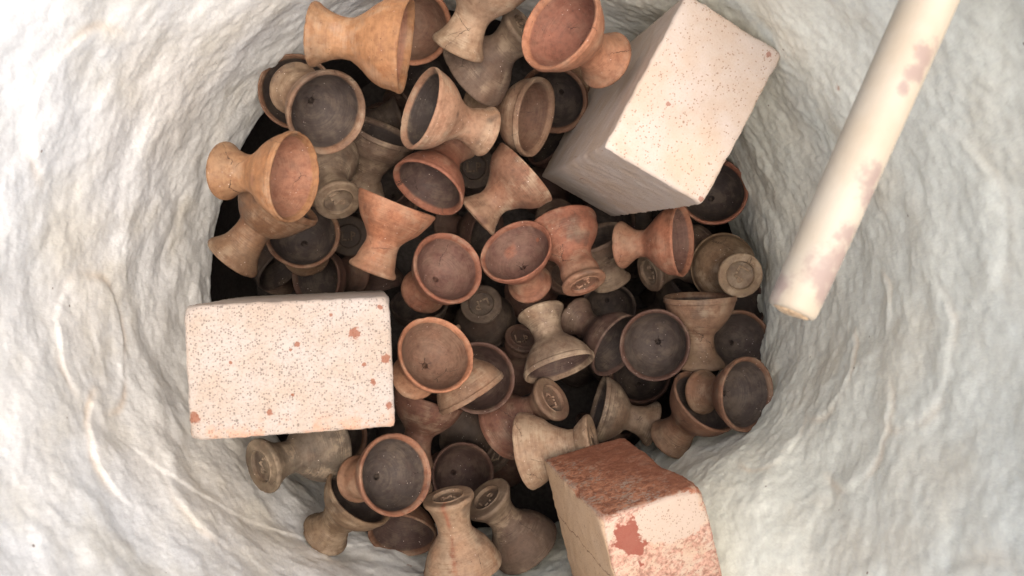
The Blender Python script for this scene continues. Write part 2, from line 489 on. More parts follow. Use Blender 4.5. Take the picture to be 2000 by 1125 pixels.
    for (dr, dz) in ((.012, .012), (.03, .017), (.05, .012), (.06, -.005), (.062, -.3), (.062, -.73)):
        rr = np.hypot(top[:, 0] - KX, top[:, 1] - KY) + dr
        rings.append(np.stack([KX + rr * np.cos(ph), KY + rr * np.sin(ph), np.full(NP, KTOP + dz)], 1))
    V = np.vstack([V] + rings)
    tint = np.vstack([tint] + [tint[(NZ - 1) * NP:(NZ) * NP]] * len(rings))
    for k in range(len(rings)):
        a0 = (NZ - 1) * NP if k == 0 else n0 + (k - 1) * NP
        b0 = n0 + k * NP
        for i in range(NP):
            i2 = (i + 1) % NP
            F.append((a0 + i, b0 + i, b0 + i2, a0 + i2))
    o = mesh_obj('kiln_wall', V, F, FIB)
    o['kind'] = 'structure'
    color_attr(o, 'Tint', tint)

def gap_shade_shell():  # added dark wall below the lining, its colour stands in for gap shade
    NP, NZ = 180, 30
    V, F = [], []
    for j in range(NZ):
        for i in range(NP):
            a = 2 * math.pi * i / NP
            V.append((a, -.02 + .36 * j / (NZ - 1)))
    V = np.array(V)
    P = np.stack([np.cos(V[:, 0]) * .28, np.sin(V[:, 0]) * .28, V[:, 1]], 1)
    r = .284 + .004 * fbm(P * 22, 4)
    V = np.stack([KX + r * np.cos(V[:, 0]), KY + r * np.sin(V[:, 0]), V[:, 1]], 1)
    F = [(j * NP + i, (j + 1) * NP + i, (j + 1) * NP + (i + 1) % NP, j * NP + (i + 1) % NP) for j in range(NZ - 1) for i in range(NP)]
    o = mesh_obj('gap_shade_shell', V, F, mat_plain('gap_shade_dark', (64, 58, 54)))
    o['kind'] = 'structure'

def kiln_floor():
    n = 90
    V, F = [], []
    g = np.linspace(-.29, .29, n)
    X, Y = np.meshgrid(g, g)
    P = np.stack([X.ravel(), Y.ravel(), np.zeros(n * n)], 1)
    Z = 0.004 * fbm(P * 25, 3)
    V = np.stack([P[:, 0] + KX, P[:, 1] + KY, Z], 1)
    F = [(j * n + i, j * n + i + 1, (j + 1) * n + i + 1, (j + 1) * n + i) for j in range(n - 1) for i in range(n - 1)]
    o = mesh_obj('kiln_floor', V, F, mat_plain('gap_shade_floor', (58, 52, 48)))  # near-black colour stands in for the deep shade between the bowls
    o['kind'] = 'structure'
kiln_wall()
gap_shade_shell()
kiln_floor()

# ------------------------------------------------------------------ firebricks
def firebrick(label, pose, mat, seed, chips=(), grow=1.0):
    c, R, dims = pose
    dims = np.array(dims) * np.array([grow, grow, 1.0])
    step = 0.0024
    cnt = [max(8, int(d / step)) for d in dims]
    V, F = [], []
    idx = {}
    lat = [np.linspace(-1, 1, k + 1) for k in cnt]
    def vid(i, j, k):
        key = (i, j, k)
        if key not in idx:
            idx[key] = len(V)
            V.append((lat[0][i], lat[1][j], lat[2][k]))
        return idx[key]
    nx, ny, nz = cnt
    for a, b, cc in ((0, 1, 2), (1, 2, 0), (2, 0, 1)):
        for side in (0, cnt[cc]):
            for u in range(cnt[a]):
                for v in range(cnt[b]):
                    q = []
                    for du, dv in ((0, 0), (1, 0), (1, 1), (0, 1)):
                        ijk = [0, 0, 0]
                        ijk[a] = u + du; ijk[b] = v + dv; ijk[cc] = side
                        q.append(vid(*ijk))
                    F.append(q if side else q[::-1])
    V = np.array(V) * dims / 2
    h = dims / 2
    P = V + seed * 3.1
    rad = 0.0015 + 0.0035 * np.clip(fbm(P * 60, 3) - 0.05, 0, 1)
    for (px, py, pz, rr, amt) in chips:
        rad = rad + amt * np.exp(-((np.linalg.norm(V - np.array([px, py, pz]) * h, axis=1)) / rr) ** 2)
    rad = np.minimum(rad, 0.03)[:, None]
    inner = np.clip(V, -(h - rad), h - rad)
    d = V - inner
    ln = np.linalg.norm(d, axis=1)[:, None]
    V = np.where(ln > 1e-9, inner + d / np.maximum(ln, 1e-9) * rad, V)
    nrm = np.where(ln > 1e-9, d / np.maximum(ln, 1e-9), 0)
    edge = (np.sort(np.abs(V) / h, axis=1)[:, 1] > 0.93)
    V = V + nrm * (0.0007 * fbm(P * 130, 3) + np.where(edge, 0.0006 * fbm(P * 320, 2), 0))[:, None]
    o = mesh_obj('firebrick', V, F, mat)
    M = Matrix(R).to_4x4()
    M.translation = Vector((c[0], c[1], c[2] + ZC))
    o.matrix_world = M
    o['label'] = label
    o['category'] = 'brick'
    o['group'] = 'loose firebricks in the kiln'
BR = {"left": [[-0.1485, -0.0453, -0.6145], [[0.98542, -0.04255, 0.16474], [0.04535, 0.99888, -0.01323], [-0.164, 0.0205, 0.98625]], [0.114, 0.076, 0.23]], "right": [[0.1048, 0.1303, -0.68], [[0.47416, -0.86805, 0.14715], [0.87995, 0.47279, -0.04644], [-0.02926, 0.15151, 0.98802]], [0.114, 0.076, 0.23]], "red": [[0.0862, -0.1842, -0.6127], [[0.9486, -0.2363, 0.2105], [0.254, 0.96528, -0.06104], [-0.18877, 0.11137, 0.97569]], [0.07, 0.112, 0.14399677282302703]]}
firebrick('short looking pale speckled firebrick with small rust spots, standing at the lower left', BR['left'], mat_brick_left(), 1,
          grow=1.03, chips=((-1, .95, 1, .008, .004), (1, 1, 1, .008, .003), (-1, -1, 1, .012, .003)))
firebrick('large clean cream firebrick leaning on the kiln wall at the upper right', BR['right'], mat_brick_right(), 2,
          grow=1.02, chips=((.6, -1, 1, .02, .002), (1, -.2, 1, .02, .002), (-1, -1, 1, .006, .002)))
firebrick('broken firebrick smeared with red slip at the bottom of the picture', BR['red'], mat_brick_red(BR['red'][2][2]), 3,
          chips=((1, 1, 1, .016, .006), (1, 1, .1, .03, .012), (1, 1, -.7, .03, .008), (-1, 1, 1, .01, .004), (-1, 1, .2, .012, .004), (-1, -.6, 1, .015, .004)))

# ------------------------------------------------------------------ ceramic tube that enters through the wall
def tube():
    root = bpy.data.objects.new('ceramic_tube', None)
    COL.objects.link(root)
    tip = np.array([.1144, -.0100, ZC - .350])
    far = np.array([.1165 + .0561 * 1.5, -.0085 + .1268 * 1.5, ZC - .350 - .004])
    ax = (far - tip); Lt = np.linalg.norm(ax); ax /= Lt
    z = Vector(ax); x = Vector((1, 0, 0)) - z * z.x; x.normalize(); y = z.cross(x)
    M = Matrix((x, y, z)).transposed().to_4x4()
    M.translation = Vector(tip)
    root.matrix_world = M
    m = mat_tube()
    NS = 72
    prof = [(0.0, .0008), (.0045, .0008), (.0072, .0005), (.0079, .0), (.0088, .0002), (.0097, .0010), (.0101, .0024), (.0102, .006)]
    prof += [(.0102 + .0012 * u ** .8, .006 + (Lt - .006) * u) for u in np.linspace(0.05, 1, 40)]
    V, F = [], []
    for r, zz in prof:
        for k in range(NS):
            a = 2 * math.pi * k / NS
            w = 1 + .012 * math.sin(2 * a + zz * 20)
            V.append((r * w * math.cos(a), r * w * math.sin(a), zz))
    for j in range(len(prof) - 1):
        for k in range(NS):
            k2 = (k + 1) % NS
            F.append((j * NS + k, j * NS + k2, (j + 1) * NS + k2, (j + 1) * NS + k)[::-1])
    mesh_obj('sheath', np.array(V), F, m, root)
    # stopper disc in the open end
    V, F = [], []
    pr = [(.0076, .0009), (.0072, -.0002), (.006, -.0006), (.003, -.0004), (.0, -.0005)]
    for r, zz in pr:
        for k in range(NS):
            a = 2 * math.pi * k / NS
            V.append((r * math.cos(a), r * math.sin(a), zz + .0002 * math.sin(3 * a)))
    for j in range(len(pr) - 1):
        for k in range(NS):
            k2 = (k + 1) % NS
            F.append((j * NS + k, j * NS + k2, (j + 1) * NS + k2, (j + 1) * NS + k))
    mesh_obj('end_plug', np.array(V), F, mat_plain('tan_plug_clay', (206, 176, 138), .9, 400), root)
    root['label'] = 'cream ceramic tube with purplish scorch marks reaching in from the top right'
    root['category'] = 'ceramic tube'
tube()

# ------------------------------------------------------------------ clay bowls
CLAY = mat_clay()
PAL = dict(
    ochre=(186, 134, 88), ochrebrown=(140, 102, 72), orange=(192, 132, 98), orangebrown=(158, 108, 82), terra=(164, 106, 82), terraorange=(180, 122, 94),
    terragrey=(156, 114, 90), tan=(184, 152, 124), tanorange=(186, 144, 116), tanbrown=(154, 122, 98), brown=(132, 96, 74),
    greybrown=(122, 102, 88), greytan=(140, 120, 102), greyochre=(138, 114, 88), grey=(116, 106, 94), redbrown=(128, 88, 72), dredgrey=(108, 80, 70),
    dbrown=(92, 70, 62), dgrey=(90, 78, 71), dark=(76, 65, 60), redgrey=(136, 98, 84), orangegrey=(150, 112, 88))

def mute(c):
    return c * .88 + .12 * float(c @ np.array([.3, .55, .15]))

def smooth_profile(pts):
    """pts: (r, z, n) control points; Catmull-Rom between them with n subdivisions"""
    P = np.array([p[:2] for p in pts], float)
    out = []
    for i in range(len(P) - 1):
        p0, p1, p2, p3 = P[max(i - 1, 0)], P[i], P[i + 1], P[min(i + 2, len(P) - 1)]
        n = pts[i][2]
        for k in range(n):
            t = k / n
            if n == 1:
                out.append(p1); continue
            out.append(0.5 * ((2 * p1) + (-p0 + p2) * t + (2 * p0 - 5 * p1 + 4 * p2 - p3) * t * t + (-p0 + 3 * p1 - 3 * p2 + p3) * t ** 3))
    out.append(P[-1])
    return np.array(out)

def lathe(name, prof, s, h, seed, parent, wob, shear, cap0=None):
    NS = 84
    a = np.linspace(0, 2 * np.pi, NS, endpoint=False)
    n = len(prof)
    r = np.repeat(prof[:, 0], NS); z = np.repeat(prof[:, 1], NS)
    A = np.tile(a, n)
    P = np.stack([np.cos(A) * (r + .02), np.sin(A) * (r + .02), z], 1)
    rr = r * (1 + wob[0] * np.cos(2 * A + wob[1]) * sstep(.2, 1, z) + wob[2] * np.cos(3 * A + wob[3]))
    rr = rr + np.where(r > .06, 0.006 * fbm(P * 5 + seed, 3) + 0.0014 * noise(np.stack([P[:, 0] * 2, P[:, 1] * 2, z * 34], 1) + seed), 0)
    edge = np.maximum(sstep(.93, .99, z) * (r > .4), sstep(.10, .02, z) * (r > .25))
    chip = np.clip(fbm(P * 9 + seed * 1.7, 3) - 0.25, 0, .25) * edge
    rr = rr - 0.035 * chip
    zz = z + wob[4] * np.cos(A + wob[5]) * z + .008 * np.cos(2 * A + wob[3]) * sstep(.6, 1, z) - .025 * chip * np.where(z > .5, 1, -1)
    V = np.stack([rr * np.cos(A) + shear[0] * z, rr * np.sin(A) + shear[1] * z, zz * h], 1) * s
    F = []
    for j in range(n - 1):
        for k in range(NS):
            k2 = (k + 1) % NS
            F.append((j * NS + k, j * NS + k2, (j + 1) * NS + k2, (j + 1) * NS + k))
    if cap0 is not None:
        F.append(tuple(range(NS))[::-1])
    if prof[-1, 0] < .05:
        F.append(tuple((n - 1) * NS + k for k in range(NS)))
    o = mesh_obj(name, V, F, CLAY, parent)
    return o, P, r, z, A

def strokes(paths, width, depth):
    """raised rounded strokes lying in the xy plane, facing -z"""
    V, F = [], []
    for pth in paths:
        pth = np.array(pth, float)
        n = len(pth)
        b0 = len(V)
        for i in range(n):
            t = pth[min(i + 1, n - 1)] - pth[max(i - 1, 0)]
            t /= np.linalg.norm(t)
            nn = np.array([-t[1], t[0]])
            q = pth[i] - (t * width * .4 if i == 0 else 0) + (t * width * .4 if i == n - 1 else 0)
            for (u, d) in ((-1, 0), (-.7, -.8), (0, -1), (.7, -.8), (1, 0)):
                V.append((q[0] + nn[0] * u * width / 2, q[1] + nn[1] * u * width / 2, d * depth))
        for i in range(n - 1):
            for k in range(4):
                F.append((b0 + i * 5 + k, b0 + i * 5 + k + 1, b0 + (i + 1) * 5 + k + 1, b0 + (i + 1) * 5 + k))
        F.append(tuple(b0 + k for k in range(5)))
        F.append(tuple(b0 + (n - 1) * 5 + k for k in range(5))[::-1])
    return np.array(V), F

def letters():
    L_ = [[(-.095, .055), (-.095, -.055)], [(-.095, -.055), (-.045, -.055)]]
    dot = [[(-.008, -.052), (-.002, -.050)]]
    arc = [(.04 + .035 * math.sin(t) * 1.2, .027 + .029 * math.cos(t)) for t in np.linspace(0, math.pi, 9)]
    P_ = [[(.035, -.055), (.035, .056)], [(.035, .056)] + arc + [(.035, -.002)]]
    return [[(x, y) for x, y in s] for s in L_ + dot + P_]

def clay_bowl(bid, label, foot_c, axis, s, h, ext, inn, twist):
    seed = sum(ord(ch) * (i + 3) for i, ch in enumerate(bid)) * 0.37
    r0 = np.random.default_rng(int(seed * 100))
    root = bpy.data.objects.new('clay_bowl', None)
    COL.objects.link(root)
    z = Vector(axis).normalized()
    x = Vector((0, 1, 0)).cross(z)
    if x.length < .2: x = Vector((1, 0, 0)) - z * z.x
    x.normalize()
    y = z.cross(x)
    M = Matrix((x, y, z)).transposed().to_4x4() @ Matrix.Rotation(math.radians(twist), 4, 'Z')
    M.translation = Vector((foot_c[0], foot_c[1], foot_c[2] + ZC))
    root.matrix_world = M
    k = r0.normal(0, 1, 12)
    fr = .325 * (1 + .045 * k[0]); nk = .207 * (1 + .08 * k[1]); zn = .37 + .03 * k[2]
    bel = 1 + .03 * np.clip(k[3], -1.5, 1.5); rt = .050 + .008 * np.clip(k[4], -1, 1.2)
    ledge = .012 * (k[5] > .3)                       # some bowls have a turned collar under the rim
    foot_p = smooth_profile([(.006, .042, 1), (.10, .040, 2), (.178, .038, 3), (.188, .032, 2), (.194, .004, 2), (.202, -.012, 3), (.214, -.001, 2), (.255, -.002, 3), (fr - .020, .0, 2),
                             (fr - .006, .010, 2), (fr, .030, 3), (fr - .008, .062, 4), (fr - .045, .115, 5), (nk + .030, .22, 6), (nk + .004, zn - .06, 4), (nk, zn, 1)])
    top = [(nk, zn, 4), (nk + .012, zn + .07, 5), (.285 * bel, .555, 6), (.375 * bel, .665, 6), (.437 * bel, .775, 6), (.473, .875, 4), (.484, .915, 3),
           (.487 + ledge, .930, 3), (.499, .965, 3), (.497, .988, 2), (.488, 1.0, 2), (.475, 1.0, 2), (.455 - (rt - .05), .985, 3), (.438 - (rt - .05), .955, 3), (.425 - (rt - .05), .90, 5), (.385, .785, 6), (.315, .665, 6),
           (.215, .578, 5), (.11, .532, 4), (.056, .520, 2), (.043, .514, 2), (.039, .498, 2), (.037, .40, 1)]
    cup_p = smooth_profile(top)
    wob = [.018 * k[6], 6.28 * r0.random(), .006 * k[7], 6.28 * r0.random(), .010 * k[8], 6.28 * r0.random()]
    shear = (.012 * k[9], .012 * k[10])
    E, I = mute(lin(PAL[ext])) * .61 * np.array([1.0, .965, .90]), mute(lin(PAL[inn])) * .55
    E = E * (1 + .05 * k[11])
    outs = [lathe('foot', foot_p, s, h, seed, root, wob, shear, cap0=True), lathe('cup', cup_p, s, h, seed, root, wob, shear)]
    dusty = {'tan': .75, 'tanorange': .6, 'greytan': .7, 'greyochre': .55, 'greybrown': .5, 'grey': .55, 'tanbrown': .5, 'terragrey': .7, 'ochrebrown': .3, 'ochre': .35}.get(ext, .3)
    if ext in ('dark', 'dgrey', 'dbrown', 'dredgrey'): dusty = .15
    for o, P, r, zz, A in outs:
        n = len(r)
        rec = (r < .19) & (zz > .03) & (zz < .046) if o.name.startswith('foot') else np.zeros(n, bool)
        inside = np.zeros(n)
        if o.name.startswith('cup'):
            ip = int(np.argmax(cup_p[:, 1])) ; row = np.repeat(np.arange(len(cup_p)), len(r) // len(cup_p))
            i0 = next(i for i in range(ip, len(cup_p)) if cup_p[i, 1] < .955)
            inside = sstep(i0 - 2, i0 + 3, row.astype(float))
        big = fbm(P * 1.6 + seed * .7, 3)
        base = np.tile(E, (n, 1))
        # foot fired greyer and dustier, rim warmer
        g = (sstep(.55, .1, zz) * (0.55 + .7 * big) * (1 if dusty > .2 else .3))[:, None].clip(0, .85)
        base = base * (1 - g) + g * (E * .40 + lin((142, 124, 100)) * .44)
        vv = (1 + .30 * fbm(P * 3.1 + 9 + seed, 3))[:, None]
        base = base * vv
        red = (sstep(.12, .5, fbm(P * 2.2 + 31 + seed, 2)) * .5)[:, None]
        base = base * (1 - red) + red * base * np.array([1.05, .90, .80])
        if bid == 'b52':                             # a red slip run down one side
            cd = M.to_3x3().inverted() @ Vector((0.1, 0, 1))
            da = (A - math.atan2(cd.y, cd.x) - .25 + np.pi) % (2 * np.pi) - np.pi
            sk = (np.exp(-(da / (.10 + .06 * noise(P * 6))) ** 2) * sstep(-.5, .1, fbm(P * np.array([14, 14, 3]), 2)) * .8)[:, None]
            base = base * (1 - sk) + sk * lin((164, 98, 72)) * .62
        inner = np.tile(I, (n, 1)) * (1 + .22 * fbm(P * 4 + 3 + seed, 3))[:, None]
        # weight of the darker interior / firing cloud, plus shade painted into the foot recess
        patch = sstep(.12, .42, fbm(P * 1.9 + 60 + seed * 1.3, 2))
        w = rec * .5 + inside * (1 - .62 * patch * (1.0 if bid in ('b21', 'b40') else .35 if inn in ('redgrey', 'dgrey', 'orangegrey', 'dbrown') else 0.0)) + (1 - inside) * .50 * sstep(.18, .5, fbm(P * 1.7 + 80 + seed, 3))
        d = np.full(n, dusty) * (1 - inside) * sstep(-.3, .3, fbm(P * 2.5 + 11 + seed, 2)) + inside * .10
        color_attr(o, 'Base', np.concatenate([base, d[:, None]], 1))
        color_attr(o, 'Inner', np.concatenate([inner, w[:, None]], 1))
        sa = o.data.attributes.new('Seed', 'FLOAT', 'POINT'); sa.data.foreach_set('value', np.full(n, seed % 10, np.float32))
        ca = o.data.attributes.new('Crack', 'FLOAT', 'POINT'); ca.data.foreach_set('value', np.full(n, 1.0 if bid in CRACKED else 0.0, np.float32))
    if bid in STAMPED:
        V, F = strokes(letters(), .023, .018)
        V = V.copy()
        V[:, 0] *= -1                                # seen from below
        V[:, :2] *= 1.15
        V = np.stack([V[:, 0], V[:, 1], (V[:, 2] + .0395) * h], 1) * s
        o = mesh_obj('maker_stamp', V, [f[::-1] for f in F], CLAY, root)
        n = len(V)
        b = np.tile(np.append(E * .75 + lin((160, 140, 116)) * .28, .3), (n, 1))
        color_attr(o, 'Base', b)
        color_attr(o, 'Inner', np.tile(np.append(I, 0), (n, 1)))
    root['label'] = label
    root['category'] = 'bowl'
    root['group'] = 'clay bowls piled in the kiln'

CRACKED = {'b2', 'b31', 'b35', 'b40', 'b21'}
STAMPED = {'b7', 'b14', 'b18', 'b23', 'b26', 'b27', 'b38', 'b39', 'b43', 'b44', 'b48', 'b52', 'b53', 'b54', 'b58'}
# the last rows are added deeper bowls seen through the gaps, coloured dark as shade
# id, label, foot centre (from the camera), axis foot to rim, rim diameter, height ratio, outside, inside, twist
BOWLS = [
    ('b1', 'large ochre clay bowl lying on its side at the top left of the pile', (-0.1305, 0.1653, -0.5549), (0.992, -0.1257, -0.0111), 0.062, 1.0, 'ochre', 'orange', 0),
    ('b2', 'dark grey lined clay bowl facing up below the large ochre bowl, small hole inside', (-0.1647, 0.1513, -0.6459), (0.5923, -0.4506, 0.6679), 0.062, 0.92, 'tanbrown', 'dgrey', 180),
    ('b3', 'brown clay bowl at the upper left holding the foot of the grey lined bowl', (-0.177, 0.1612, -0.7304), (0.1215, -0.0967, 0.9879), 0.0593, 0.92, 'brown', 'dark', 180),
    ('b5', 'wide brown bowl facing up behind the rim of the large ochre bowl', (-0.0853, 0.2229, -0.711), (0.1949, -0.3907, 0.8996), 0.0596, 0.92, 'orange', 'brown', 180),
    ('b6', 'pale tan bowl cut by the top edge, its plain foot pointing down left', (-0.0401, 0.174, -0.6242), (0.4329, 0.8062, 0.4033), 0.0618, 1.0, 'tan', 'orange', 180),
    ('b7', 'grey brown upside down bowl, hollow foot raised towards the big orange bowl at top', (0.0104, 0.1942, -0.639), (-0.709, -0.4938, -0.5034), 0.0619, 0.92, 'greybrown', 'dark', 80),
    ('b8', 'big orange bowl at the top right tipped open, foot against the tall brick', (0.067, 0.1593, -0.6001), (-0.6454, 0.2296, 0.7286), 0.062, 0.92, 'orange', 'terra', 180),
    ('b9', 'tan bowl with a dark interior lying open to the left near the top centre', (-0.0189, 0.12, -0.6566), (-0.8273, 0.2249, 0.5148), 0.062, 0.95, 'tanorange', 'dark', 180),
    ('b10', 'brown bowl lying open to the right, foot behind the tan bowl with dark interior', (-0.0321, 0.1517, -0.7133), (0.8744, -0.2435, 0.4196), 0.064, 0.92, 'tanbrown', 'brown', 180),
    ('b11', 'brown bowl half hidden under the big orange bowl beside the tall brick', (0.0533, 0.1866, -0.7806), (-0.3347, -0.439, 0.8338), 0.0608, 0.92, 'brown', 'dark', 180),
    ('b12', 'yellow ochre bowl lying open to the right against the left kiln wall', (-0.1965, 0.0797, -0.5817), (0.9506, -0.1006, 0.2936), 0.061, 0.92, 'ochre', 'orange', 180),
    ('b13', 'brown ochre bowl lying face down under the yellow ochre bowl, wide foot at lower left', (-0.2055, 0.0207, -0.6244), (0.6555, 0.7493, 0.0943), 0.0638, 0.97, 'ochrebrown', 'dark', 180),
    ('b14', 'grey tan bowl turned over with a stamped foot, right of the yellow ochre bowl', (-0.1383, 0.0688, -0.6806), (-0.3453, 0.6948, -0.6309), 0.0603, 0.97, 'greytan', 'dark', 50),
    ('b15', 'shadowed grey brown bowl directly below the grey lined bowl with the hole', (-0.1333, 0.0855, -0.7557), (0.3946, 0.8586, 0.3274), 0.0628, 0.92, 'greybrown', 'dark', 180),
    ('b16', 'terracotta bowl with a deep brown interior opening down between the tan and orange bowls', (-0.0468, 0.1233, -0.7096), (-0.366, -0.7701, 0.5225), 0.062, 0.92, 'terra', 'dbrown', 180),
    ('b17', 'scraped terracotta bowl tipped up to the right, left of the tall brick corner', (-0.0298, 0.0576, -0.6999), (0.7422, 0.6699, 0.0194), 0.0621, 0.92, 'terragrey', 'dbrown', 180),
    ('b18', 'dark foot ring in the gap left of the scraped terracotta bowl', (-0.0368, 0.1162, -0.8188), (0.186, 0.0564, -0.9809), 0.062, 0.92, 'dark', 'dark', 0),
    ('b19', 'bright orange bowl lying on its side, rim to the upper right, left of centre', (-0.1086, 0.0125, -0.6603), (0.3731, 0.927, 0.0377), 0.062, 0.92, 'orange', 'brown', 180),
    ('b20', 'terracotta bowl facing up left of centre, turning rings and a hole inside', (-0.0773, -0.0033, -0.7401), (0.4572, 0.3538, 0.8159), 0.062, 0.92, 'terra', 'redgrey', 180),
    ('b21', 'terracotta bowl facing up at the centre with a smooth orange slip patch inside', (0.0161, 0.0029, -0.746), (-0.255, 0.5097, 0.8217), 0.0597, 0.92, 'terra', 'redgrey', 180),
    ('b23', 'terracotta bowl right of the slip patched bowl, its foot pointing down right', (0.0604, 0.0028, -0.7091), (-0.2878, 0.8433, -0.454), 0.0622, 0.98, 'terra', 'dark', 300),
    ('b24', 'grey brown bowl wedged between two terracotta bowls, foot down, centre right', (0.0951, 0.0046, -0.8128), (-0.3719, 0.8545, 0.3627), 0.061, 0.83, 'greybrown', 'dark', 180),
    ('b25', 'terracotta orange bowl open to the right just under the tall brick', (0.0961, 0.0379, -0.7556), (0.8716, 0.0291, 0.4893), 0.062, 0.92, 'terraorange', 'redgrey', 180),
    ('b26', 'grey brown bowl under the terracotta orange bowl, stamped foot peeping out below it', (0.1281, 0.0146, -0.7996), (0.8817, 0.2779, -0.3814), 0.062, 1.0, 'greybrown', 'dark', 282),
    ('b27', 'upturned bowl with a round stamped foot against the right kiln wall', (0.1949, 0.0107, -0.7266), (-0.025, 0.1634, -0.9862), 0.0617, 0.92, 'greyochre', 'dark', 118),
    ('b28', 'dark bowl half hidden behind the right side of the tall brick', (0.191, 0.0796, -0.8269), (-0.1448, 0.1492, 0.9781), 0.062, 0.92, 'terra', 'dark', 180),
    ('b29', 'grey ringed bowl standing mouth down near the centre, foot at the top', (0.0245, -0.0198, -0.7434), (0.2829, -0.8836, 0.3731), 0.062, 0.9, 'greytan', 'dbrown', 180),
    ('b30', 'dark brown tipped bowl open to the lower right, left of the dark red grey bowl', (0.0564, -0.0256, -0.784), (0.641, -0.4604, 0.6141), 0.062, 0.92, 'dbrown', 'dark', 180),
    ('b31', 'dark red grey bowl facing straight up with a cracked hole at its centre, right side', (0.1364, -0.0456, -0.7786), (-0.2754, -0.0511, 0.96), 0.0613, 0.92, 'dredgrey', 'dgrey', 180),
    ('b32', 'tan brown bowl lying upright in the picture with a flat rim edge, right side', (0.1639, -0.0692, -0.7462), (-0.0353, 0.9947, 0.0962), 0.0626, 1.0, 'tanbrown', 'dark', 160),
    ('b33', 'small brown bowl with dark interior near the right wall, foot under the tan brown bowl', (0.199, -0.054, -0.8085), (0.0791, 0.146, 0.9861), 0.0563, 0.92, 'brown', 'dgrey', 180),
    ('b34', 'dark brown bowl below the round stamped foot at the right wall', (0.2194, -0.0351, -0.8364), (-0.1749, 0.452, 0.8747), 0.0533, 0.92, 'dbrown', 'dark', 180),
    ('b35', 'brown bowl with smooth grey interior at the far right, touching the kiln wall', (0.1605, -0.0879, -0.7231), (0.4977, 0.0676, 0.8647), 0.0588, 0.92, 'brown', 'dgrey', 180),
    ('b36', 'brown bowl at lower right holding the neck of the bowl that touches the wall', (0.1376, -0.1329, -0.7447), (0.4272, 0.6859, 0.5892), 0.0623, 0.92, 'brown', 'dgrey', 180),
    ('b37', 'grey tan bowl on its side resting on the back of the red stained brick', (0.1285, -0.1237, -0.7733), (-0.9589, 0.281, 0.0405), 0.062, 0.87, 'greytan', 'dark', 180),
    ('b38', 'pale tan bowl on its side, its hollow foot resting on the red stained brick', (0.0665, -0.1236, -0.6954), (-0.9459, -0.2126, -0.245), 0.0642, 0.92, 'tan', 'dark', 140),
    ('b39', 'red brown bowl with a pale stamped foot facing up, below the grey ringed bowl', (0.0351, -0.0945, -0.7312), (-0.676, -0.5116, -0.5304), 0.0621, 1.0, 'redbrown', 'dark', 278),
    ('b40', 'orange bowl facing up beside the pale short brick, cracked hole and slip patch inside', (-0.0807, -0.0733, -0.7003), (0.4031, 0.4221, 0.812), 0.062, 0.92, 'orange', 'orangegrey', 180),
    ('b41', 'smooth grey brown bowl side tucked under the orange bowl beside the pale brick', (-0.0614, -0.0405, -0.7037), (0.532, -0.8467, -0.0051), 0.0617, 0.92, 'tanbrown', 'dark', 0),
    ('b42', 'dark red bowl facing up with the smooth grey brown bowl lying in it', (-0.0354, -0.0814, -0.7868), (0.1288, 0.0565, 0.9901), 0.0622, 0.92, 'dredgrey', 'dbrown', 180),
    ('b43', 'dark red grey bowl turned over in shadow left of the grey ringed bowl', (0.0105, -0.0475, -0.8223), (-0.2122, -0.6965, -0.6854), 0.0592, 0.92, 'dredgrey', 'dark', 0),
    ('b44', 'dark grey upturned foot in shadow under the terracotta bowl with turning rings', (-0.0293, -0.0149, -0.8132), (0.0582, -0.3566, -0.9325), 0.0616, 0.92, 'dgrey', 'dark', 158),
    ('b45', 'red brown bowl, foot downward, between the speckled brick and the dark brown shadowed bowl', (-0.0883, -0.1518, -0.7431), (0.2567, 0.966, -0.0299), 0.0635, 0.92, 'redbrown', 'dark', 0),
    ('b46', 'large bowl facing up at the lower left, grey centre and orange rim', (-0.1215, -0.1498, -0.6691), (0.6373, 0.2133, 0.7405), 0.0613, 0.92, 'orangebrown', 'dgrey', 180),
    ('b47', 'dark brown bowl facing up in shadow, between the orange rimmed bowl and the foot cluster', (-0.067, -0.1784, -0.8339), (0.4144, 0.141, 0.8991), 0.0598, 0.92, 'dredgrey', 'dbrown', 180),
    ('b48', 'grey bowl on its side with a big stamped foot poking out below the pale brick', (-0.1891, -0.1345, -0.6432), (0.6503, 0.1673, -0.7411), 0.0629, 1.0, 'grey', 'dark', 144),
    ('b49', 'brown bowl rim under the pale brick, right of the grey stamped bowl', (-0.1759, -0.1395, -0.8141), (0.2856, 0.1072, 0.9523), 0.062, 0.92, 'brown', 'dark', 180),
    ('b50', 'grey ochre bowl at the lower left holding the foot of the orange rimmed bowl', (-0.1521, -0.2003, -0.6906), (0.6142, 0.7046, 0.3555), 0.0592, 0.92, 'greyochre', 'dark', 180),
    ('b51', 'brown bowl open downward at the bottom edge beside the lower kiln wall', (-0.0914, -0.1779, -0.7693), (-0.0331, -0.6226, 0.7819), 0.0601, 0.92, 'brown', 'dbrown', 180),
    ('b52', 'tan bowl mouth down at the bottom edge with a red streak down its side', (-0.0504, -0.1638, -0.6717), (0.1791, -0.9702, -0.1634), 0.062, 1.0, 'tan', 'dark', 180),
    ('b53', 'grey brown bowl tilted beside the red streaked tan bowl, stamped foot at upper left', (-0.0217, -0.1774, -0.7222), (0.5497, -0.745, -0.3779), 0.062, 1.03, 'greybrown', 'dark', 276),
    ('b54', 'dark grey foot behind the pale tan bowl that leans on the red stained brick', (-0.0123, -0.163, -0.8219), (-0.6817, 0.4299, -0.592), 0.0622, 0.92, 'dgrey', 'dark', 0),
    ('b55', 'dark red bowl mostly hidden below the bowl with the central cracked hole', (0.127, -0.1095, -0.8713), (-0.0635, 0.5005, 0.8634), 0.0603, 0.92, 'dredgrey', 'dark', 180),
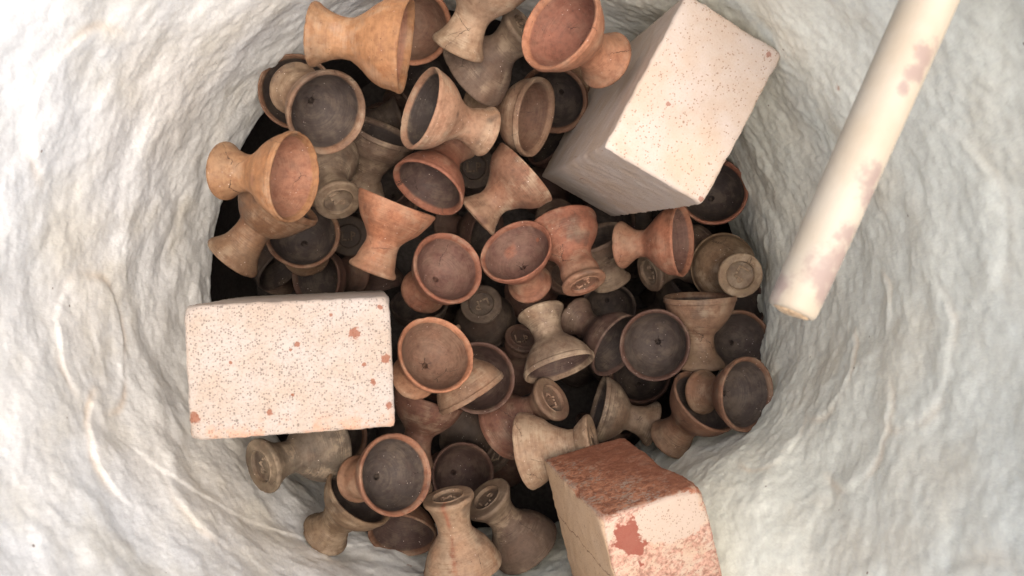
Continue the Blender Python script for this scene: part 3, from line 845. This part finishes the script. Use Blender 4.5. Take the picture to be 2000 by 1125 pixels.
    ('b56', 'dark bowl in the shadow just above the dark brown tipped bowl', (0.095, -0.0037, -0.8743), (-0.015, -0.3559, 0.9344), 0.0546, 0.92, 'dark', 'dark', 180),
    ('b57', 'brown bowl facing up under the foot of the brown ochre bowl on the left', (-0.1848, 0.0301, -0.7663), (0.1968, 0.2779, 0.9402), 0.062, 0.92, 'brown', 'dark', 180),
    ('b58', 'dark foot ring in shadow below the stamped foot of the grey tan bowl', (-0.1578, 0.0504, -0.825), (-0.0897, -0.0223, -0.9957), 0.0579, 0.92, 'dark', 'dark', 0),
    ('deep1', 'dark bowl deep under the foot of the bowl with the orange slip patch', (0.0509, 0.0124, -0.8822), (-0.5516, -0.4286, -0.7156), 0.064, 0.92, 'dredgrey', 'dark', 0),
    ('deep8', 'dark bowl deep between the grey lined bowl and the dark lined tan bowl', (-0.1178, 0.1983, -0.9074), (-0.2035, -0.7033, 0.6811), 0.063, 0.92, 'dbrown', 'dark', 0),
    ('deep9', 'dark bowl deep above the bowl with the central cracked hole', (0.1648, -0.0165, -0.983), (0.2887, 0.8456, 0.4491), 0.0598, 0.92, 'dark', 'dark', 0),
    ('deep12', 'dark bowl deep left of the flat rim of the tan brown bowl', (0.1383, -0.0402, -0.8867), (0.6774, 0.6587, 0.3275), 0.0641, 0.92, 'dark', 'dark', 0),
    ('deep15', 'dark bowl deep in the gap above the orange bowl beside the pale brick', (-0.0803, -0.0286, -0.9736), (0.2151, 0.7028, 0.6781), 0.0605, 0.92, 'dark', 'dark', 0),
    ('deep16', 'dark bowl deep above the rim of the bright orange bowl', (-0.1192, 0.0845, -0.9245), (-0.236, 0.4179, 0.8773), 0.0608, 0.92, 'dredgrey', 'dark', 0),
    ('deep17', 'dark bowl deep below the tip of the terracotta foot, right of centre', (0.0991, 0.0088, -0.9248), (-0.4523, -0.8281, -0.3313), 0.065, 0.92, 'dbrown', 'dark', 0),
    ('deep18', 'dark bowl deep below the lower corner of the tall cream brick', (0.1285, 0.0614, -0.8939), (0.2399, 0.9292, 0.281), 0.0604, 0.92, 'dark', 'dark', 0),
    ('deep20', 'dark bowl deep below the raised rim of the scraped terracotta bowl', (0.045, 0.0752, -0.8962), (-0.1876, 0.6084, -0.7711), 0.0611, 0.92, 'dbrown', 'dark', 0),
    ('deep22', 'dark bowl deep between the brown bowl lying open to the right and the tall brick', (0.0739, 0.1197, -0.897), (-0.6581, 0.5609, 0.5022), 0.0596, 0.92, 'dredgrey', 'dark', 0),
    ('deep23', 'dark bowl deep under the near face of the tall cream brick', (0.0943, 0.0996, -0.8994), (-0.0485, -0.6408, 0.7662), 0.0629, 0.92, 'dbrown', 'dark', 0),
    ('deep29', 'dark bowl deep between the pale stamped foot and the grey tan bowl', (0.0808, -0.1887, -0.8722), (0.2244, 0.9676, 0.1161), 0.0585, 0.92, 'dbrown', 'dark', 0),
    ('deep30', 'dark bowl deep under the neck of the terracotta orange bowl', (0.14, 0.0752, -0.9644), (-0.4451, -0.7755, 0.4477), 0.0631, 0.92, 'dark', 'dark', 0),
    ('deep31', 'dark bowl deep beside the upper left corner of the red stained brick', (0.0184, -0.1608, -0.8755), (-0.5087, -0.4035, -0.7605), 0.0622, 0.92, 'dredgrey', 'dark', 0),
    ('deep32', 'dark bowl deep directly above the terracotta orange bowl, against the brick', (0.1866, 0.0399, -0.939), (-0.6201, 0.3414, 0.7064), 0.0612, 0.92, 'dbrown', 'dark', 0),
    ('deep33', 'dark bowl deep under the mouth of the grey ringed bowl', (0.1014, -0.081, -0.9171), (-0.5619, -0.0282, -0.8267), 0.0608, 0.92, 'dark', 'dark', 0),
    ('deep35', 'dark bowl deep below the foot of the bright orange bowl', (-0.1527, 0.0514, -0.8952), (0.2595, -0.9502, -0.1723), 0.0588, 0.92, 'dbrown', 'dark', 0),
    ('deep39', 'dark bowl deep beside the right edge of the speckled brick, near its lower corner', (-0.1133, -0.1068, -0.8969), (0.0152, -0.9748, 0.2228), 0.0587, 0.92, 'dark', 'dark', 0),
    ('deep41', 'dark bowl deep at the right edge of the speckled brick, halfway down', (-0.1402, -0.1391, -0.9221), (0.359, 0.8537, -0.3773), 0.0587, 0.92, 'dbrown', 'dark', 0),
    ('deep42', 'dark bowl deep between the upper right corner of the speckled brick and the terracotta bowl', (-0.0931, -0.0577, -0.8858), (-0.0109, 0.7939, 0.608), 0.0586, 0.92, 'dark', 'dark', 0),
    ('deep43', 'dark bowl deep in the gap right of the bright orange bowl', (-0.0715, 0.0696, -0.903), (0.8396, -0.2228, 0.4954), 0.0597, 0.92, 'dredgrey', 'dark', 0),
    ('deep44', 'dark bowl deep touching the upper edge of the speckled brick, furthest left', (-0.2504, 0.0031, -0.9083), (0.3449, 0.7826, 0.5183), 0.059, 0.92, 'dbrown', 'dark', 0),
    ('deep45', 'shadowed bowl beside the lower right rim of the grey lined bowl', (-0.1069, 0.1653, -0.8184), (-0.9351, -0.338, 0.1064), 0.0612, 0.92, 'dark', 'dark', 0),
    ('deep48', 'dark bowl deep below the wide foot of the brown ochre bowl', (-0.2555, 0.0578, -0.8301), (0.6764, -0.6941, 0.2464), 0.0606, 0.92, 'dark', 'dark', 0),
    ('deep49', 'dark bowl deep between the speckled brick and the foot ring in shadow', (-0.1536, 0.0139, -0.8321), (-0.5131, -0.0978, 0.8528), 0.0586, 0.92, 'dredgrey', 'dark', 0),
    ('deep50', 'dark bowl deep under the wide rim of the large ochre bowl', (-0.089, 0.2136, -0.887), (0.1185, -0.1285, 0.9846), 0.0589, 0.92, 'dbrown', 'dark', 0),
]
for b in BOWLS:
    clay_bowl(*b)
